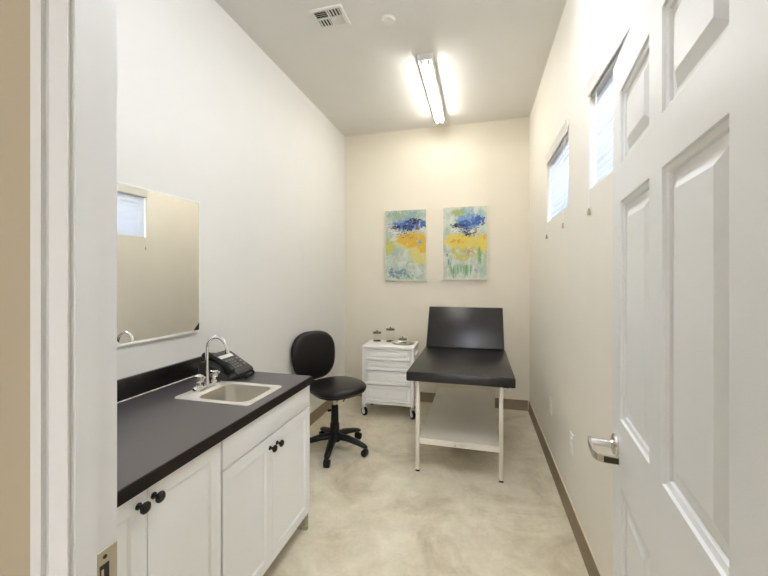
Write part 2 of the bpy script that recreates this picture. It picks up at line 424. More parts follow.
# strike plate on the left jamb
b = B()
PX = -0.5715
box(b, PX, PX + 0.0022, 0.4285, 0.4615, 0.935, 1.0215, 0.001, 1)
tube(b, [(PX + 0.001, 0.4610, 0.945), (PX - 0.001, 0.4660, 0.945)], 0.001, 6)
strike = link('strike_plate', b, 'strike', c_left, smooth=25, label='satin nickel strike plate')
b = B(); box(b, PX + 0.0018, PX + 0.0026, 0.4325, 0.4475, 0.957, 0.999, 0.0003, 1); link('latch_hole', b, 'hole', strike)
b = B(); box(b, PX + 0.002, PX + 0.0034, 0.4345, 0.4385, 0.962, 0.992, 0.0003, 1); link('latch_tongue', b, 'strike', strike)
for z in (1.010, 0.946):
    b = B(); lathe(b, [(0.0032, 0.0), (0.0032, 0.0012), (0.0012, 0.0008), (0.0, 0.0008)], (PX + 0.0020, 0.4405, z), 12, 'x'); link('screw', b, 'hole', strike)

# ------------------------------------------------------------------ the open six-panel door
DW, DT, DZ0, DZ1 = 0.815, 0.045, 0.012, 2.112
us = [0, 0.098, 0.362, 0.444, 0.716, DW]
zs = [DZ0, 0.24, 0.833, 1.031, 1.672, 1.781, 1.996, DZ1]
PROF = [(0.0, 0.0), (0.002, -0.006), (0.013, -0.0085), (0.0155, -0.0145), (0.028, -0.0160), (0.032, -0.0155), (0.056, -0.004)]
door = thing('door_1', 'open white six-panel door with a chrome lever, on the right', 'door', (0.3152, 0.4927, 0), R(90 - 7.03), kind='structure')
b = B()
for side in (0, 1):
    y0 = 0.0 if side == 0 else -DT
    sg = 1 if side == 0 else -1
    for i in range(5):
        for j in range(7):
            u0, u1, z0, z1 = us[i], us[i + 1], zs[j], zs[j + 1]
            if i in (1, 3) and j in (1, 3, 5):
                prev = None
                for ins, dep in PROF:
                    q = [b.verts.new(v) for v in ((u0 + ins, y0 + sg * dep, z0 + ins), (u1 - ins, y0 + sg * dep, z0 + ins), (u1 - ins, y0 + sg * dep, z1 - ins), (u0 + ins, y0 + sg * dep, z1 - ins))]
                    if prev:
                        for k in range(4): b.faces.new((prev[k], prev[(k + 1) % 4], q[(k + 1) % 4], q[k]))
                    prev = q
                b.faces.new(prev)
            else:
                b.faces.new([b.verts.new(v) for v in ((u0, y0, z0), (u1, y0, z0), (u1, y0, z1), (u0, y0, z1))])
for i in range(5):
    for z in (DZ0, DZ1):
        b.faces.new([b.verts.new(v) for v in ((us[i], 0, z), (us[i + 1], 0, z), (us[i + 1], -DT, z), (us[i], -DT, z))])
for j in range(7):
    for u in (0, DW):
        b.faces.new([b.verts.new(v) for v in ((u, 0, zs[j]), (u, 0, zs[j + 1]), (u, -DT, zs[j + 1]), (u, -DT, zs[j]))])
link('door_panel', b, 'door', door, smooth=12)
LU, LZ = 0.762, 0.938
def lever(side):
    s = 1 if side == 0 else -1
    y0 = 0.0 if side == 0 else -DT
    b = B(); lathe(b, [(0.0, y0), (0.033, y0), (0.033, y0 + s * 0.006), (0.029, y0 + s * 0.010), (0.014, y0 + s * 0.012), (0.013, y0 + s * 0.016)], (LU, 0, LZ), 28, 'y')
    rose = link('lever_rose', b, 'nickel', door)
    b = B(); tube(b, [(LU, y0 + s * 0.012, LZ), (LU, y0 + s * 0.068, LZ)], [0.0115, 0.0105], 16)
    hd = link('lever_handle', b, 'nickel', door)
    b = B()   # flat bar with its end turned back towards the door
    path = [(LU + 0.012, 0.072), (LU - 0.02, 0.074), (LU - 0.085, 0.073), (LU - 0.103, 0.066), (LU - 0.110, 0.052), (LU - 0.112, 0.016)]
    outer = []; inner = []
    for k, (px, py) in enumerate(path):
        a = path[max(0, k - 1)]; c = path[min(len(path) - 1, k + 1)]
        d = Vector((c[0] - a[0], c[1] - a[1])).normalized(); nrm = Vector((-d.y, d.x))
        outer.append((px + nrm.x * 0.0045, py + nrm.y * 0.0045)); inner.append((px - nrm.x * 0.0045, py - nrm.y * 0.0045))
    pts = [(p[0], y0 + s * p[1]) for p in outer + inner[::-1]]
    prism(b, pts, LZ - 0.0105, LZ + 0.0105)
    bar = link('lever_bar', b, 'nickel', hd)
    b = B(); box(b, LU - 0.1175, LU - 0.1158, *sorted((y0 + s * 0.018, y0 + s * 0.054)), LZ - 0.008, LZ + 0.008)  # thin dark strips on both faces of the turned-in end
    b2 = b; box(b2, LU - 0.1085, LU - 0.1065, *sorted((y0 + s * 0.018, y0 + s * 0.050)), LZ - 0.008, LZ + 0.008)
    link('lever_dark_strip', b2, 'darkstrip', hd, label='dark strips on the lever end')
lever(0); lever(1)
b = B(); box(b, DW - 0.0005, DW + 0.0015, -0.036, -0.009, LZ - 0.05, LZ + 0.05, 0.0005, 1); link('latch_plate', b, 'strike', door)
for z in (0.25, 1.06, 1.87):
    b = B(); tube(b, [(-0.004, -DT - 0.004, z - 0.05), (-0.004, -DT - 0.004, z + 0.05)], 0.007, 12); link('hinge', b, 'strike', door)

# ------------------------------------------------------------------ windows and their blinds
for wi, (y0, y1) in enumerate(WIN):
    w = thing('window_%d' % (wi + 1), ('high window in the right wall, the one nearer the end wall', 'high window in the right wall, partly behind the open door')[wi], 'window', (XR, (y0 + y1) / 2, WZ0), **ST)
    h = WZ1 - WZ0; hw = (y1 - y0) / 2
    b = B(); fr = 0.035
    box(b, 0.085, 0.145, -hw, hw, 0, fr, 0.004); box(b, 0.085, 0.145, -hw, hw, h - fr, h, 0.004)
    box(b, 0.085, 0.145, -hw, -hw + fr, fr, h - fr, 0.004); box(b, 0.085, 0.145, hw - fr, hw, fr, h - fr, 0.004)
    link('window_frame', b, 'white', w)
    b = B(); box(b, 0.112, 0.118, -hw + fr, hw - fr, fr, h - fr); link('window_pane', b, 'glass', w)
    b = B()
    for k in (1, 2): box(b, 0.106, 0.124, -hw + fr + k * (2 * hw - 2 * fr) / 3 - 0.009, -hw + fr + k * (2 * hw - 2 * fr) / 3 + 0.009, fr, h - fr)
    link('muntin', b, 'white', w)
    # blind
    bl = thing('window_blind', ('white slatted blind on the high window nearer the end wall', 'white slatted blind on the high window beside the open door')[wi], 'blind', (XR, (y0 + y1) / 2, WZ0), group='white slatted blinds')
    b = B()
    prism(b, [(-0.010, h - 0.040), (-0.012, h - 0.034), (-0.012, h + 0.012), (-0.017, h + 0.020), (-0.017, h + 0.034), (-0.001, h + 0.034), (-0.001, h + 0.002), (-0.004, h + 0.002), (-0.004, h - 0.040)], -hw - 0.004, hw + 0.004, 'y')
    link('valance', b, 'white', bl)
    b = B(); box(b, 0.004, 0.052, -hw + 0.004, hw - 0.004, h - 0.045, h - 0.002, 0.003); link('headrail', b, 'white', bl)
    b = B(); ns = 13; a = R(73)
    for k in range(ns):
        zc = 0.03 + (h - 0.095) * k / (ns - 1)
        pts = []
        for u, v in ((-0.024, -0.0012), (0, 0.0022), (0.024, -0.0012), (0.024, 0.0014), (0, 0.0048), (-0.024, 0.0014)):
            pts.append((0.030 + u * math.cos(a) - v * math.sin(a), zc + u * math.sin(a) + v * math.cos(a)))
        prism(b, pts, -hw + 0.006, hw - 0.006, 'y')
    link('slats', b, 'blind', bl)
    b = B(); box(b, 0.012, 0.048, -hw + 0.006, hw - 0.006, 0.003, 0.016, 0.003); link('bottom_rail', b, 'white', bl)
    for yy in (-hw + 0.09, hw - 0.09):
        b = B(); tube(b, [(0.003, yy, 0.01), (0.003, yy, h - 0.04)], 0.0026, 6); link('ladder_cord', b, 'cord', bl)
    for yy, zz in ((hw - 0.02, 1.755 - WZ0), (-hw + 0.10, 1.765 - WZ0)):
        b = B(); tube(b, [(0.0, yy, h - 0.04), (-0.008, yy, h - 0.08), (-0.010, yy, zz + 0.03)], 0.0016, 6)
        cd = link('pull_cord', b, 'cord', bl)
        b = B(); lathe(b, [(0.002, 0.034), (0.005, 0.028), (0.0085, 0.004), (0.0085, 0.0), (0.0, 0.0)], (-0.010, yy, zz), 12); link('tassel', b, 'wood', cd)

# ------------------------------------------------------------------ mirror
mr = thing('wall_mirror', 'frameless rectangular mirror on the left wall above the counter', 'mirror', (XL + 0.0085, 1.522, 1.135), R(-1.7))
b = B(); box(b, 0.001, 0.006, -0.252, 0.250, 0.004, 0.748, 0.0015, 1); link('glass', b, 'mirror', mr)
b = B()
prism(b, [(0, -0.004), (0.010, -0.004), (0.010, 0.008), (0.007, 0.008), (0.007, 0.003), (0, 0.003)], -0.256, 0.254, 'y')
link('edge_channel', b, 'white', mr); b = B()
prism(b, [(0, 0.753), (0.009, 0.753), (0.009, 0.744), (0.007, 0.744), (0.007, 0.749), (0, 0.749)], -0.256, 0.254, 'y')
link('edge_channel', b, 'white', mr)
b = B(); box(b, 0, 0.008, 0.250, 0.256, 0, 0.75); link('edge_strip', b, 'white', mr); b = B(); box(b, 0, 0.008, -0.258, -0.252, 0, 0.75); link('edge_strip', b, 'white', mr)
b = B(); prism(b, [(0.249, 0.006), (0.249, 0.048), (0.208, 0.006)], 0.0055, 0.0075, 'x'); link('corner_guard', b, 'plast', mr, label='black triangular corner guard')
b = B(); prism(b, [(-0.250, 0.008), (-0.250, 0.040), (-0.222, 0.008)], 0.0055, 0.0075, 'x'); link('corner_guard', b, 'white', mr, label='white triangular corner guard')

# ------------------------------------------------------------------ base cabinets
XF = -0.94       # door faces
CZ = 0.838
def shaker(bm, y0, y1, z0, z1, st=0.05, x1=XF, th=0.019):
    """flat door with a framed recessed panel"""
    x0 = x1 - th
    box(bm, x0, x1, y0, y0 + st, z0, z1); box(bm, x0, x1, y1 - st, y1, z0, z1)
    box(bm, x0, x1, y0 + st, y1 - st, z0, z0 + st); box(bm, x0, x1, y0 + st, y1 - st, z1 - st, z1)
    # sloped sticking to the recessed panel
    A = [(x1, y0 + st, z0 + st), (x1, y1 - st, z0 + st), (x1, y1 - st, z1 - st), (x1, y0 + st, z1 - st)]
    s = 0.007; C_ = [(x1 - 0.007, y0 + st + s, z0 + st + s), (x1 - 0.007, y1 - st - s, z0 + st + s), (x1 - 0.007, y1 - st - s, z1 - st - s), (x1 - 0.007, y0 + st + s, z1 - st - s)]
    va = [bm.verts.new(p) for p in A]; vc = [bm.verts.new(p) for p in C_]
    for k in range(4): bm.faces.new((va[k], va[(k + 1) % 4], vc[(k + 1) % 4], vc[k]))
    bm.faces.new(vc)
def knob(parent, y, z):
    b = B(); lathe(b, [(0.0, 0.0), (0.010, 0.0), (0.010, 0.003), (0.0058, 0.006), (0.0055, 0.014), (0.012, 0.019), (0.0165, 0.024), (0.0165, 0.028), (0.012, 0.033), (0.005, 0.0355), (0.0, 0.0355)], (XF, y, z), 20, 'x')
    return link('knob', b, 'knob', parent, label='round black knob')
def local(o_root):       # children are written in world metres; shift them to the root
    for ch in o_root.children_recursive:
        if ch.type == 'MESH' and ch.parent == o_root: ch.location = -Vector(o_root.location)
def cabinet(name, label, y0, y1, doors, drawer, end):
    t = thing(name, label, 'cabinet', (-1.27, (y0 + y1) / 2, 0), group='white base cabinets under the counter')
    b = B(); xf = XF - 0.021
    box(b, XL + 0.004, xf, y0, y0 + 0.018, 0.10, CZ); box(b, XL + 0.004, xf, y1 - 0.018, y1, 0.10, CZ)
    box(b, XL + 0.004, XL + 0.014, y0 + 0.018, y1 - 0.018, 0.10, CZ); box(b, XL + 0.014, xf, y0 + 0.018, y1 - 0.018, 0.10, 0.118)
    # face frame
    box(b, xf - 0.018, xf, y0 + 0.018, y1 - 0.018, CZ - 0.03, CZ); box(b, xf - 0.018, xf, y0 + 0.018, y1 - 0.018, 0.118, 0.14)
    link('carcass', b, 'cab', t)
    b = B(); box(b, -1.048, -1.036, y0 + 0.001, y1 - 0.001, 0.0, 0.10); link('toe_kick', b, 'kick', t, label='dark brown toe kick')
    for (a, c, z0, z1, ky, kz) in doors:
        b = B(); shaker(b, a, c, z0, z1)
        d = link('door', b, 'cab', t, smooth=20)
        if ky: knob(d, ky, kz)
    if drawer:
        a, c, z0, z1 = drawer
        b = B(); box(b, XF - 0.019, XF, a, c, z0, z1, 0.004, 2); link('drawer_front', b, 'cab', t)
    if end:
        b = B(); box(b, -1.035, -0.950, y1 - 0.018, y1, 0.0, 0.10); link('foot', b, 'stone', t, label='mottled stone-look foot')
        b = B(); box(b, XL + 0.004, XF - 0.002, y1, y1 + 0.004, 0.10, CZ); link('end_panel', b, 'cab', t)
    local(t)
    return t
cabinet('base_cabinet', 'white base cabinet with two tall doors, nearest the doorway', 0.475, 1.169,
        [(0.540, 0.8505, 0.105, 0.832, 0.823, 0.795), (0.8535, 1.164, 0.105, 0.832, 0.873, 0.797)], None, False)
cabinet('base_cabinet', 'white base cabinet below the sink, with a false drawer front', 1.171, 1.908,
        [(1.176, 1.518, 0.105, 0.706, 1.497, 0.654), (1.521, 1.905, 0.105, 0.706, 1.557, 0.652)], (1.176, 1.905, 0.712, 0.833), True)

# countertop, with an opening for the sink
SX0, SX1, SY0, SY1 = -1.392, -0.984, 1.394, 1.694      # sink rim
ct = thing('countertop', 'dark laminate countertop with a low backsplash along the left wall', 'countertop', (XL, 1.19, 0.84))
CX1, CY0, CY1 = -0.925, 0.466, 1.915
b = B(); xs = [XL, SX0 + 0.03, SX1 - 0.03, CX1 - 0.006]; yy = [CY0, SY0 + 0.02, SY1 - 0.02, CY1 - 0.003]
for i in range(3):
    for j in range(3):
        if i == 1 and j == 1: continue
        box(b, xs[i], xs[i + 1], yy[j], yy[j + 1], 0.84, 0.88)
o = link('slab', b, 'lam', ct, smooth=0)
b = B(); box(b, CX1 - 0.006, CX1, CY0, CY1, 0.838, 0.8805, 0.0015, 1); box(b, XL, CX1 - 0.006, CY1 - 0.003, CY1, 0.838, 0.8805, 0.001, 1)
link('edge_band', b, 'lamedge', ct, label='near-black front edge')
b = B(); box(b, XL, XL + 0.019, CY0, CY1 - 0.004, 0.88, 0.980, 0.003, 2); link('backsplash', b, 'splash', ct)
b = B(); prism(b, [(XL + 0.019, 0.880), (XL + 0.0225, 0.880), (XL + 0.019, 0.8835)], CY0 + 0.02, CY1 - 0.02, 'y'); link('caulk_line', b, 'caulk', ct)
local(ct)

# sink
sk = thing('bar_sink', 'small square stainless steel sink set into the dark countertop', 'sink', (-1.188, 1.544, 0.88))
def rrect(x0, x1, y0, y1, r, z, seg=6):
    out = []
    for cx, cy, a0 in ((x1 - r, y1 - r, 0), (x0 + r, y1 - r, 90), (x0 + r, y0 + r, 180), (x1 - r, y0 + r, 270)):
        for k in range(seg + 1):
            t = R(a0 + 90 * k / seg); out.append((cx + r * math.cos(t), cy + r * math.sin(t), z))
    return out
BX0, BX1, BY0, BY1 = -1.288, -1.018, 1.420, 1.660
b = B()
loft(b, [rrect(SX0, SX1, SY0, SY1, 0.022, 0.8802), rrect(SX0 + 0.002, SX1 - 0.002, SY0 + 0.002, SY1 - 0.002, 0.022, 0.884),
         rrect(SX0 + 0.010, SX1 - 0.010, SY0 + 0.010, SY1 - 0.010, 0.022, 0.886), rrect(BX0 - 0.006, BX1 + 0.006, BY0 - 0.006, BY1 + 0.006, 0.05, 0.885), rrect(BX0, BX1, BY0, BY1, 0.048, 0.882)], False, False)
link('rim', b, 'rim', sk)
b = B()
lo = [rrect(BX0, BX1, BY0, BY1, 0.048, 0.882)]
for ins, z, r in ((0.003, 0.87, 0.048), (0.012, 0.78, 0.05), (0.020, 0.755, 0.05), (0.035, 0.742, 0.05), (0.06, 0.738, 0.045)):
    lo.append(rrect(BX0 + ins, BX1 - ins, BY0 + ins, BY1 - ins, r, z))
loft(b, lo, False, True)
link('basin', b, 'steel', sk, smooth=60)
b = B(); lathe(b, [(0.0, 0.7385), (0.026, 0.7385), (0.042, 0.742), (0.045, 0.7392), (0.045, 0.737)], ((BX0 + BX1) / 2, (BY0 + BY1) / 2, 0), 24); link('drain', b, 'chrome', sk)
local(sk)

# faucet
FX, FY, FZ = -1.338, 1.556, 0.8862
fc = thing('faucet', 'chrome gooseneck faucet with two handles at the back of the sink', 'faucet', (FX, FY, FZ))
b = B(); lp = lambda s, z: [(x * s, y * s, z) for x, y in superloop(0.026, 0.082, 4, 32)]
loft(b, [lp(1, 0), lp(1, 0.014), lp(0.95, 0.020), lp(0.8, 0.023)]); link('base_plate', b, 'chrome', fc)
b = B()
pts = [(0, 0, 0.02), (0, 0, 0.05), (0, 0, 0.12), (0, 0, 0.202)]
for k in range(1, 13):
    a = PI - PI * 0.92 * k / 12; pts.append((0.058 + 0.058 * math.cos(a), 0.0, 0.202 + 0.058 * math.sin(a)))
e = Vector(pts[-1]); pts.append(tuple(e + Vector((0.006, 0, -0.022))))
tube(b, pts, [0.014, 0.0105] + [0.0085] * (len(pts) - 2), 14)
sp = link('spout', b, 'chrome', fc)
b = B(); tube(b, [pts[-1], tuple(Vector(pts[-1]) + Vector((0.003, 0, -0.014)))], 0.0105, 14); link('aerator', b, 'chrome', sp)
for s in (-1, 1):
    b = B(); lathe(b, [(0.019, 0.018), (0.017, 0.026), (0.011, 0.030), (0.011, 0.040), (0.020, 0.044), (0.0225, 0.052), (0.0205, 0.074), (0.016, 0.078), (0.0, 0.079)], (0, s * 0.052, 0), 10)
    hh = link('handle', b, 'chrome', fc)
    b = B(); box(b, 0.012, 0.034, s * 0.052 - 0.005, s * 0.052 + 0.005, 0.062, 0.074, 0.003); link('handle_lever', b, 'chrome', hh)

# telephone
ph = thing('desk_telephone', 'dark grey push-button desk telephone behind the faucet', 'telephone', (-1.40, 1.80, 0.8805))
b = B()
prism(b, [(0.105, 0.012), (0.108, 0.028), (0.098, 0.040), (-0.045, 0.122), (-0.085, 0.126), (-0.100, 0.10), (-0.100, 0.0), (0.03, 0.0)], -0.062, 0.082, 'y')
prism(b, [(0.100, 0.012), (0.100, 0.024), (-0.045, 0.096), (-0.085, 0.100), (-0.100, 0.09), (-0.100, 0.0), (0.03, 0.0)], -0.120, -0.062, 'y')
link('body', b, 'phone', ph, smooth=20)
sl = math.atan2(0.122 - 0.040, -0.045 - 0.098)
def face_pt(t, h): # along the sloping face from the low front edge
    d = Vector((-0.143, 0.082)).normalized(); n = Vector((0.082, 0.143)).normalized()
    return (0.098 + d.x * t + n.x * h, 0.040 + d.y * t + n.y * h)
def face_box(bm, t0, t1, y0, y1, h):
    prism(bm, [face_pt(t0, -0.002), face_pt(t1, -0.002), face_pt(t1, h), face_pt(t0, h)], y0, y1, 'y')
for rrow in range(4):
    for cc in range(3):
        b = B(); face_box(b, 0.030 + rrow * 0.021, 0.042 + rrow * 0.021, -0.040 + cc * 0.024, -0.024 + cc * 0.024, 0.003); link('key', b, 'phonekey', ph)
for rrow in range(3):
    b = B(); face_box(b, 0.036 + rrow * 0.028, 0.050 + rrow * 0.028, 0.046, 0.068, 0.003); link('key', b, 'phonekey', ph)
b = B(); face_box(b, 0.125, 0.150, -0.050, 0.058, 0.002); link('label_strip', b, 'phonedisp', ph, label='white label strip')
b = B()
hp = []
for k in range(11):
    t = k / 10; x = 0.098 - 0.19 * t; z = 0.052 + 0.078 * t + 0.016 * math.sin(PI * t); hp.append((x, -0.092, z))
tube(b, hp, [0.017, 0.024, 0.025, 0.018, 0.015, 0.0145, 0.015, 0.018, 0.025, 0.024, 0.016], 12)
hs = link('handset', b, 'plast', ph, label='black handset')
b = B(); pc = []
for k in range(160):
    t = k / 159; a = t * 2 * PI * 26
    cx = 0.10 + 0.055 * math.sin(t * PI * 1.0) + 0.01 * math.sin(t * 9); cy = -0.10 + 0.15 * t + 0.03 * math.sin(t * PI * 2.5)
    pc.append((cx + 0.006 * math.cos(a), cy, 0.012 + 0.006 * math.sin(a)))
tube(b, pc, 0.0022, 6); link('handset_cord', b, 'plast', ph)

# ------------------------------------------------------------------ swivel stool
ch = thing('task_chair', 'black vinyl armless swivel chair between the counter and the drawer cart', 'chair', (-1.165, 2.83, 0), R(-37))
b = B(); cushion(b, 0.235, 0.232, 0.062, 2.4, 56, 0.22); link('seat', b, 'vinyl', ch, loc=(0.02, 0.01, 0.535), smooth=60)
b = B(); cushion(b, 0.19, 0.20, 0.03, 2.6, 40, 0.0); link('seat_pan', b, 'plast', ch, loc=(0.02, 0.01, 0.497), smooth=60)
def bend(v):     # pad stands up: local x->width (world y), y->height; gentle wrap around the sitter
    w = 1.0 - 0.05 * (-v.y / 0.22)
    return Vector((v.z + 0.35 * v.x * v.x + 0.06 * v.y * v.y - 0.08 * v.y, v.x * w, v.y))
b = B(); cushion(b, 0.215, 0.218, 0.065, 2.6, 56, 0.2, bend); link('backrest', b, 'vinyl', ch, loc=(-0.345, -0.02, 0.742), smooth=60)
b = B()
tube(b, [(-0.05, 0, 0.482), (-0.28, 0.0, 0.476), (-0.375, -0.01, 0.50), (-0.398, -0.02, 0.58), (-0.395, -0.02, 0.72)], [0.016, 0.016, 0.017, 0.016, 0.014], 10); link('back_bar', b, 'plast', ch)
b = B(); box(b, -0.09, 0.09, -0.07, 0.07, 0.458, 0.483, 0.006); link('tilt_plate', b, 'plast', ch)
b = B(); tube(b, [(0, 0, 0.34), (0, 0, 0.465)], 0.0135, 14); link('gas_piston', b, 'steel', ch, label='bare steel piston')
b = B(); lathe(b, [(0.0, 0.10), (0.041, 0.10), (0.039, 0.225), (0.033, 0.23), (0.029, 0.375), (0.021, 0.382), (0.0, 0.382)], (0, 0, 0), 20); link('column', b, 'plast', ch)
b = B(); tube(b, [(0.06, 0.06, 0.468), (0.045, 0.09, 0.445), (0.01, 0.075, 0.395)], 0.005, 8); link('height_lever', b, 'plast', ch)
b = B(); tube(b, [(-0.02, -0.022, 0.335), (-0.042, -0.040, 0.328)], 0.011, 12); link('lock_knob', b, 'plast', ch)
b = B(); lathe(b, [(0.0, 0.085), (0.05, 0.085), (0.055, 0.11), (0.042, 0.15), (0.0, 0.155)], (0, 0, 0), 20); link('hub', b, 'plast', ch)
for k in range(5):
    a = R(-80 + 37 + 72 * k); ca, sa = math.cos(a), math.sin(a)
    b = B(); P_ = []
    for r, z, w, hh in ((0.03, 0.125, 0.038, 0.028), (0.12, 0.120, 0.033, 0.025), (0.22, 0.098, 0.027, 0.021), (0.275, 0.082, 0.024, 0.018), (0.298, 0.074, 0.015, 0.011)):
        P_.append([(ca * r - sa * w * math.cos(t), sa * r + ca * w * math.cos(t), z + hh * math.sin(t)) for t in [2 * PI * q / 12 for q in range(12)]])
    loft(b, P_); lg = link('leg', b, 'plast', ch, smooth=60)
    b = B(); cx, cy = ca * 0.278, sa * 0.278
    tx, ty = -sa, ca
    for s in (-1, 1):
        tube(b, [(cx + tx * s * 0.006, cy + ty * s * 0.006, 0.0255), (cx + tx * s * 0.022, cy + ty * s * 0.022, 0.0255)], 0.025, 16)
    tube(b, [(cx, cy, 0.03), (cx, cy, 0.078)], 0.008, 8)
    tube(b, [(cx - tx * 0.024, cy - ty * 0.024, 0.036), (cx + tx * 0.024, cy + ty * 0.024, 0.036)], 0.0235, 16)
    tube(b, [(cx - tx * 0.008, cy - ty * 0.008, 0.0255), (cx + tx * 0.008, cy + ty * 0.008, 0.0255)], 0.0255, 16)
    link('caster', b, 'plast', lg)

# ------------------------------------------------------------------ drawer cart
cw, cd = 0.275, 0.19      # half sizes
crt = thing('drawer_cart', 'white four-drawer rolling cart against the end wall', 'cart', (-0.912, 3.79, 0), R(2.5))
b = B()
box(b, -cw + 0.006, cw - 0.006, -cd + 0.029, cd, 0.135, 0.712, 0.004)
box(b, -cw + 0.004, -cw + 0.034, -cd + 0.002, -cd + 0.03, 0.12, 0.712, 0.003); box(b, cw - 0.034, cw - 0.004, -cd + 0.002, -cd + 0.03, 0.12, 0.712, 0.003)
box(b, -cw + 0.034, cw - 0.034, -cd + 0.006, -cd + 0.03, 0.135, 0.158, 0.002)
link('body', b, 'cart', crt)
b = B(); box(b, -cw, cw, -cd - 0.006, cd + 0.004, 0.712, 0.735, 0.005); link('top', b, 'cart', crt)
b = B(); box(b, cw - 0.006, cw + 0.012, -0.10, 0.12, 0.63, 0.655, 0.006); link('side_handle', b, 'cart', crt)
for z0, z1 in ((0.598, 0.702), (0.494, 0.586), (0.346, 0.480), (0.168, 0.332)):
    b = B(); x0, x1 = -cw + 0.042, cw - 0.042
    yf = -cd - 0.004
    ring = [(0.0, yf + 0.036), (0.0, yf), (0.013, yf - 0.0), (0.018, yf + 0.013), (0.030, yf + 0.013), (0.036, yf + 0.006)]
    loops = [[(x0 + i, y, z0 + i), (x1 - i, y, z0 + i), (x1 - i, y, z1 - i), (x0 + i, y, z1 - i)] for i, y in ring]
    loft(b, loops); d = link('drawer', b, 'cart', crt, smooth=15)
    b = B(); lathe(b, [(0.0, yf + 0.004), (0.006, yf + 0.004), (0.005, yf - 0.006), (0.010, yf - 0.012), (0.009, yf - 0.018), (0.0, yf - 0.020)], (0, 0, (z0 + z1) / 2), 14, 'y'); link('knob', b, 'white', d)
for sx in (-1, 1):
    for sy in (-1, 1):
        L_ = (sx * (cw - 0.022), sy * (cd - 0.03), 0); rz_ = R({-1: 52, 1: 40}[sx])
        b = B()
        tube(b, [(0, 0, 0.098), (0, 0, 0.138)], 0.010, 10); box(b, -0.022, -0.016, -0.014, 0.014, 0.04, 0.100); box(b, 0.016, 0.022, -0.014, 0.014, 0.04, 0.100); box(b, -0.022, 0.022, -0.014, 0.014, 0.094, 0.100)
        cs = link('caster', b, 'white', crt, loc=L_, rot=(0, 0, rz_))
        b = B(); lathe(b, [(0.0, -0.011), (0.042, -0.013), (0.0475, -0.008), (0.0475, 0.008), (0.042, 0.013), (0.0, 0.011)], (0, 0, 0.0478), 24, 'x'); link('wheel', b, 'plast', cs)
        b = B(); lathe(b, [(0.0, -0.0145), (0.027, -0.0145), (0.027, 0.0145), (0.0, 0.0145)], (0, 0, 0.0478), 20, 'x'); link('wheel_disc', b, 'white', cs)

# jars and tray
def jar(label, loc, r, h):
    t = thing('glass_jar', label, 'jar', loc, group='lidded glass jars on the drawer cart')
    b = B(); lathe(b, [(0.0, 0.002), (r * 0.96, 0.002), (r, 0.006), (r, h + 0.001), (r - 0.0008, h + 0.001)], (0, 0, 0), 28); link('glass', b, 'jar', t)
    b = B(); lathe(b, [(r + 0.001, 0.0), (r + 0.003, 0.003), (r + 0.001, 0.007), (r * 0.9, 0.007), (r * 0.9, 0.001)], (0, 0, 0), 28); link('foot_ring', b, 'lid', t)
    b = B(); lathe(b, [(0.0, h), (r + 0.004, h), (r + 0.005, h + 0.012), (r - 0.004, h + 0.017), (0.0, h + 0.018)], (0, 0, 0), 28); l = link('lid', b, 'lid', t)
    b = B(); lathe(b, [(0.005, h + 0.016), (0.004, h + 0.022), (0.009, h + 0.030), (0.0, h + 0.037)], (0, 0, 0), 14); link('lid_knob', b, 'lid', l)
    return t
jar('shorter clear glass jar with a metal lid at the left of the cart top', (-1.095, 3.89, 0.735), 0.043, 0.088)
jar('taller clear glass jar with a metal lid in the middle of the cart top', (-0.945, 3.90, 0.735), 0.046, 0.128)
b = B()
lathe(b, [(0.0, 0.003), (0.10, 0.003), (0.118, 0.020), (0.128, 0.022), (0.128, 0.019), (0.120, 0.016), (0.104, 0.0), (0.0, 0.0)], (0, 0, 0), 40, 'z', 1.0, 0.72)
tr = link('instrument_tray', b, 'steel', None, loc=(-0.785, 3.79, 0.7352), label='oval stainless steel tray on the right of the cart top', category='tray')
jar('squat lidded jar standing in the oval steel tray', (-0.785, 3.80, 0.7384), 0.042, 0.040)
b = B(); lathe(b, [(0.0, 0.0), (0.016, 0.0), (0.021, 0.022), (0.020, 0.022), (0.015, 0.002), (0.0, 0.002)], (0, 0, 0), 18); 
link('medicine_cup', b, 'jar', None, loc=(-0.858, 3.79, 0.7384), label='tiny clear cup beside the squat jar in the tray', category='cup')

# ------------------------------------------------------------------ exam table
TX0, TX1 = -0.518, 0.248; TC = (TX0 + TX1) / 2
et = thing('exam_table', 'black padded exam table with raised headrest on cream metal legs', 'exam table', (TC, 2.63, 0))
hw = (TX1 - TX0) / 2
def pad(bm, x0, x1, y0, y1, z0, z1, r=0.011):
    box(bm, x0, x1, y0, y1, z0, z1, r, 4)
b = B(); pad(b, -hw, hw, 0.0, 1.03, 0.682, 0.752); link('seat_pad', b, 'tabvinyl', et, smooth=50)
b = B(); pad(b, -hw + 0.010, hw - 0.010, 0.0, 0.455, 0.0, 0.062); link('back_pad', b, 'tabvinyl', et, loc=(0, 1.035, 0.722), rot=(R(58), 0, 0), smooth=50)
b = B(); box(b, -hw + 0.03, hw - 0.03, 0.02, 0.44, -0.022, -0.001); link('back_board', b, 'cream', et, loc=(0, 1.035, 0.722), rot=(R(58), 0, 0))
lx0, lx1 = -0.44 - TC, 0.155 - TC; ly0, ly1 = 0.06, 1.37
hl = 0.0145
b = B()
for x in (lx0, lx1): box(b, x - hl, x + hl, ly0 + hl, ly1 - hl, 0.650, 0.681, 0.002, 1)
for y in (ly0 + 0.3, ly1): box(b, lx0 + hl, lx1 - hl, y - hl, y + hl, 0.650, 0.681, 0.002, 1)
link('top_frame', b, 'cream', et)
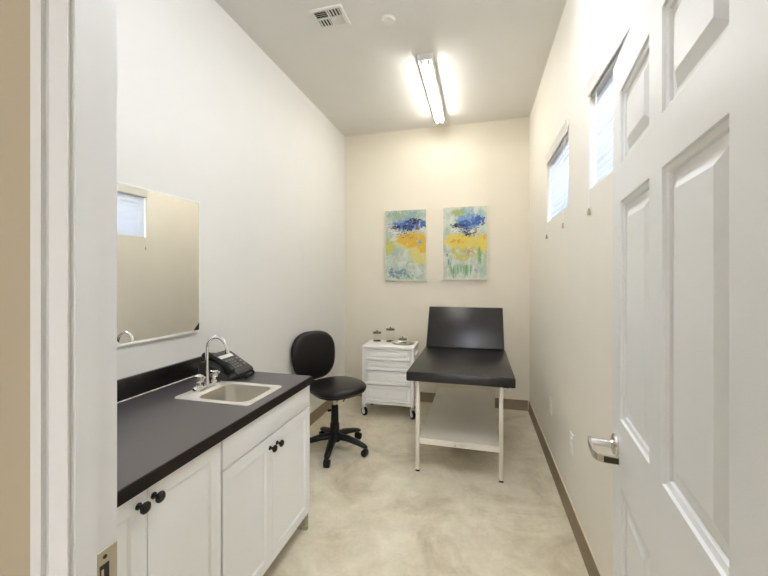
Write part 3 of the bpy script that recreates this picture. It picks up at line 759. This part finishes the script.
for x in (lx0, lx1):
    for y in (ly0, ly1):
        b = B(); box(b, x - hl, x + hl, y - hl, y + hl, 0.012, 0.681, 0.003, 2); lg = link('leg', b, 'cream', et)
        b = B(); box(b, x - hl - 0.001, x + hl + 0.001, y - hl - 0.001, y + hl + 0.001, 0.0, 0.014, 0.002, 1); link('foot_cap', b, 'plast', lg, label='black rubber foot')
b = B(); box(b, lx0 + hl, lx1 - hl, ly0 - 0.008, ly1, 0.236, 0.250, 0.001, 1); link('shelf', b, 'shelf', et)
b = B(); box(b, lx0 + hl, lx1 - hl, ly0 - 0.012, ly0 + 0.012, 0.208, 0.237, 0.002, 1); link('shelf_rail', b, 'cream', et)
b = B(); box(b, lx0 + hl, lx1 - hl, ly1 - 0.012, ly1 + 0.012, 0.208, 0.237, 0.002, 1); link('shelf_rail', b, 'cream', et)
for x in (-0.03, 0.05):
    b = B(); lathe(b, [(0.0, ly0 - 0.011), (0.010, ly0 - 0.011), (0.008, ly0 - 0.016), (0.0, ly0 - 0.017)], (x, 0, 0.222), 12, 'y'); link('bolt', b, 'chrome', et)
b = B(); tube(b, [(lx1 + hl, ly0, 0.662), (lx1 + 0.045, ly0, 0.662)], 0.006, 10); tube(b, [(lx1 + 0.032, ly0, 0.662), (lx1 + 0.05, ly0, 0.662)], 0.010, 12); link('clamp_knob', b, 'chrome', et)
b = B(); tube(b, [(lx0 - hl, ly0, 0.672), (lx0 - 0.03, ly0, 0.672)], 0.007, 10); link('clamp_knob', b, 'nickel', et)
for x in (lx0 + 0.03, lx1 - 0.03):
    b = B(); tube(b, [(x, 1.33, 0.672), (x, 1.235, 1.02)], 0.009, 10); link('back_strut', b, 'cream', et)

# ------------------------------------------------------------------ paintings
def picture(label, x0, x1, z0, z1, m, seed):
    xc, zc = (x0 + x1) / 2, (z0 + z1) / 2
    t = thing('canvas_painting', label, 'painting', (xc, YB, zc), group='abstract canvases on the end wall')
    w, h = (x1 - x0) / 2, (z1 - z0) / 2
    b = B(); box(b, -w, w, -0.040, -0.001, -h, -h + 0.007); box(b, -w, w, -0.040, -0.001, h - 0.007, h)
    box(b, -w, -w + 0.007, -0.040, -0.001, -h + 0.007, h - 0.007); box(b, w - 0.007, w, -0.040, -0.001, -h + 0.007, h - 0.007)
    link('frame', b, 'frame', t)
    b = B(); box(b, -w + 0.007, w - 0.007, -0.037, -0.004, -h + 0.007, h - 0.007); link('canvas', b, m, t)
picture('abstract canvas with blue and yellow blots, left of the pair', -1.075, -0.579, 1.408, 2.238, 'paintA', 1)
picture('abstract canvas with green vertical streaks below, right of the pair', -0.397, 0.096, 1.418, 2.245, 'paintB', 2)

# ------------------------------------------------------------------ wall plates
for y, lab in ((2.993, 'white wall plate low on the window wall, farther from the door'), (2.340, 'white wall plate low on the window wall, nearer the door lever')):
    t = thing('wall_plate', lab, 'wall plate', (XR, y, 0.47), group='white wall plates')
    b = B(); box(b, -0.007, 0.0, -0.036, 0.036, -0.062, 0.062, 0.003, 2); link('plate', b, 'plate', t)
    for z in (-0.02, 0.02):
        b = B(); box(b, -0.0085, -0.006, -0.016, 0.016, z - 0.013, z + 0.013, 0.003, 1); link('receptacle', b, 'white', t)

# ------------------------------------------------------------------ ceiling fittings
vt = thing('ceiling_vent', 'small square white air vent on the ceiling', 'vent', (-0.958, 2.245, ZC))
vx, vy = 0.113, 0.095
b = B()
for x0, x1, y0, y1 in ((-vx, vx, -vy, -vy + 0.024), (-vx, vx, vy - 0.024, vy), (-vx, -vx + 0.024, -vy + 0.024, vy - 0.024), (vx - 0.024, vx, -vy + 0.024, vy - 0.024)):
    box(b, x0, x1, y0, y1, -0.010, 0.0, 0.002, 1)
link('frame', b, 'vent', vt)
b = B(); box(b, -vx + 0.02, vx - 0.02, -vy + 0.02, vy - 0.02, -0.0015, -0.0005); link('duct_opening', b, 'hole', vt)
ix, iy = vx - 0.024, vy - 0.024
for qx, qy, horiz in ((-1, -1, True), (1, -1, False), (-1, 1, False), (1, 1, True)):
    b = B()
    x0, x1 = sorted((qx * 0.004, qx * ix)); y0, y1 = sorted((qy * 0.004, qy * iy))
    for k in range(4):
        f = (k + 0.5) / 4
        if horiz:
            yc = y0 + (y1 - y0) * f; q_ = qy; prism(b, [(yc + q_ * -0.006, -0.002), (yc + q_ * 0.003, -0.010), (yc + q_ * 0.0045, -0.009), (yc + q_ * -0.0045, -0.001)], x0, x1, 'x')
        else:
            xc = x0 + (x1 - x0) * f; prism(b, [(xc - 0.007, -0.002), (xc + 0.005, -0.010), (xc + 0.007, -0.009), (xc - 0.005, -0.001)], y0, y1, 'y')
    link('louvres', b, 'vent', vt, smooth=0)
b = B(); box(b, -0.004, 0.004, -iy, iy, -0.010, -0.002); box(b, -ix, ix, -0.004, 0.004, -0.010, -0.002); link('divider', b, 'vent', vt)
b = B(); lathe(b, [(0.0, ZC), (0.050, ZC), (0.050, ZC - 0.003), (0.046, ZC - 0.005), (0.044, ZC - 0.005), (0.043, ZC - 0.010), (0.038, ZC - 0.013), (0.0, ZC - 0.014)], (0, 0, -ZC), 32)
link('sprinkler_cover', b, 'vent', None, loc=(-0.590, 2.370, ZC), label='small round white cover on the ceiling beside the vent', category='ceiling cover')

def strip_light(label, x0, y, tube_mat):
    lf = thing('ceiling_light', label, 'ceiling light', (x0, y, ZC), group='fluorescent strip lights')
    b = B()
    prism(b, [(-0.060, 0.0), (-0.060, -0.034), (-0.050, -0.048), (0.050, -0.048), (0.060, -0.034), (0.060, 0.0)], -0.57, 0.57, 'y')
    link('housing', b, 'lamp', lf, smooth=15)
    for x in (-0.026, 0.026):
        b = B(); tube(b, [(x, -0.54, -0.066), (x, 0.54, -0.066)], 0.0135, 16); link('fluorescent_tube', b, tube_mat, lf)
        for e in (-0.548, 0.548):
            b = B(); box(b, x - 0.010, x + 0.010, e - 0.008, e + 0.008, -0.084, -0.046, 0.003); link('lamp_holder', b, 'lamp', lf)
strip_light('lit two-tube fluorescent strip light on the ceiling toward the end wall', -0.404, 3.37, 'tube')
strip_light('lit two-tube fluorescent strip light on the ceiling near the door, in front of the sink', 0.0, 1.30, 'tube2')

# added window behind the camera, invented to fill the room with daylight
w3 = thing('window_3', 'added unseen window for fill daylight, opposite the exam room door', 'window', ((GX0 + GX1) / 2, HY, GZ0), **ST)
gw, gh = (GX1 - GX0) / 2, GZ1 - GZ0
b = B()
for x in (-gw, -gw / 3, gw / 3, gw): box(b, x - 0.03, x + 0.03, -0.08, -0.02, 0, gh)
box(b, -gw, gw, -0.08, -0.02, 0, 0.05); box(b, -gw, gw, -0.08, -0.02, gh - 0.05, gh)
link('window_frame', b, 'trim', w3)
b = B(); box(b, -gw + 0.03, gw - 0.03, -0.053, -0.047, 0.05, gh - 0.05); link('window_pane', b, 'fillglass', w3)

# ------------------------------------------------------------------ daylight
w = bpy.data.worlds.new('sky'); SC.world = w; w.use_nodes = True
bg = w.node_tree.nodes['Background']; bg.inputs[0].default_value = (0.66, 0.78, 1.0, 1); bg.inputs[1].default_value = 2.5

# ------------------------------------------------------------------ camera
cam = bpy.data.cameras.new('camera'); co = bpy.data.objects.new('camera', cam); COL.objects.link(co)
cam.sensor_width = 36; cam.lens = 36 * 362 / 768; cam.shift_y = (277 - 288) / 768
cam.clip_start = 0.02
co.location = (0, 0, 1.45); co.rotation_euler = (R(90), 0, math.atan(94.5 / 362))
SC.camera = co
vs = SC.view_settings
vs.view_transform = 'Standard'; vs.look = 'None'; vs.gamma = 1; vs.use_curve_mapping = False
vs.exposure = 2.72
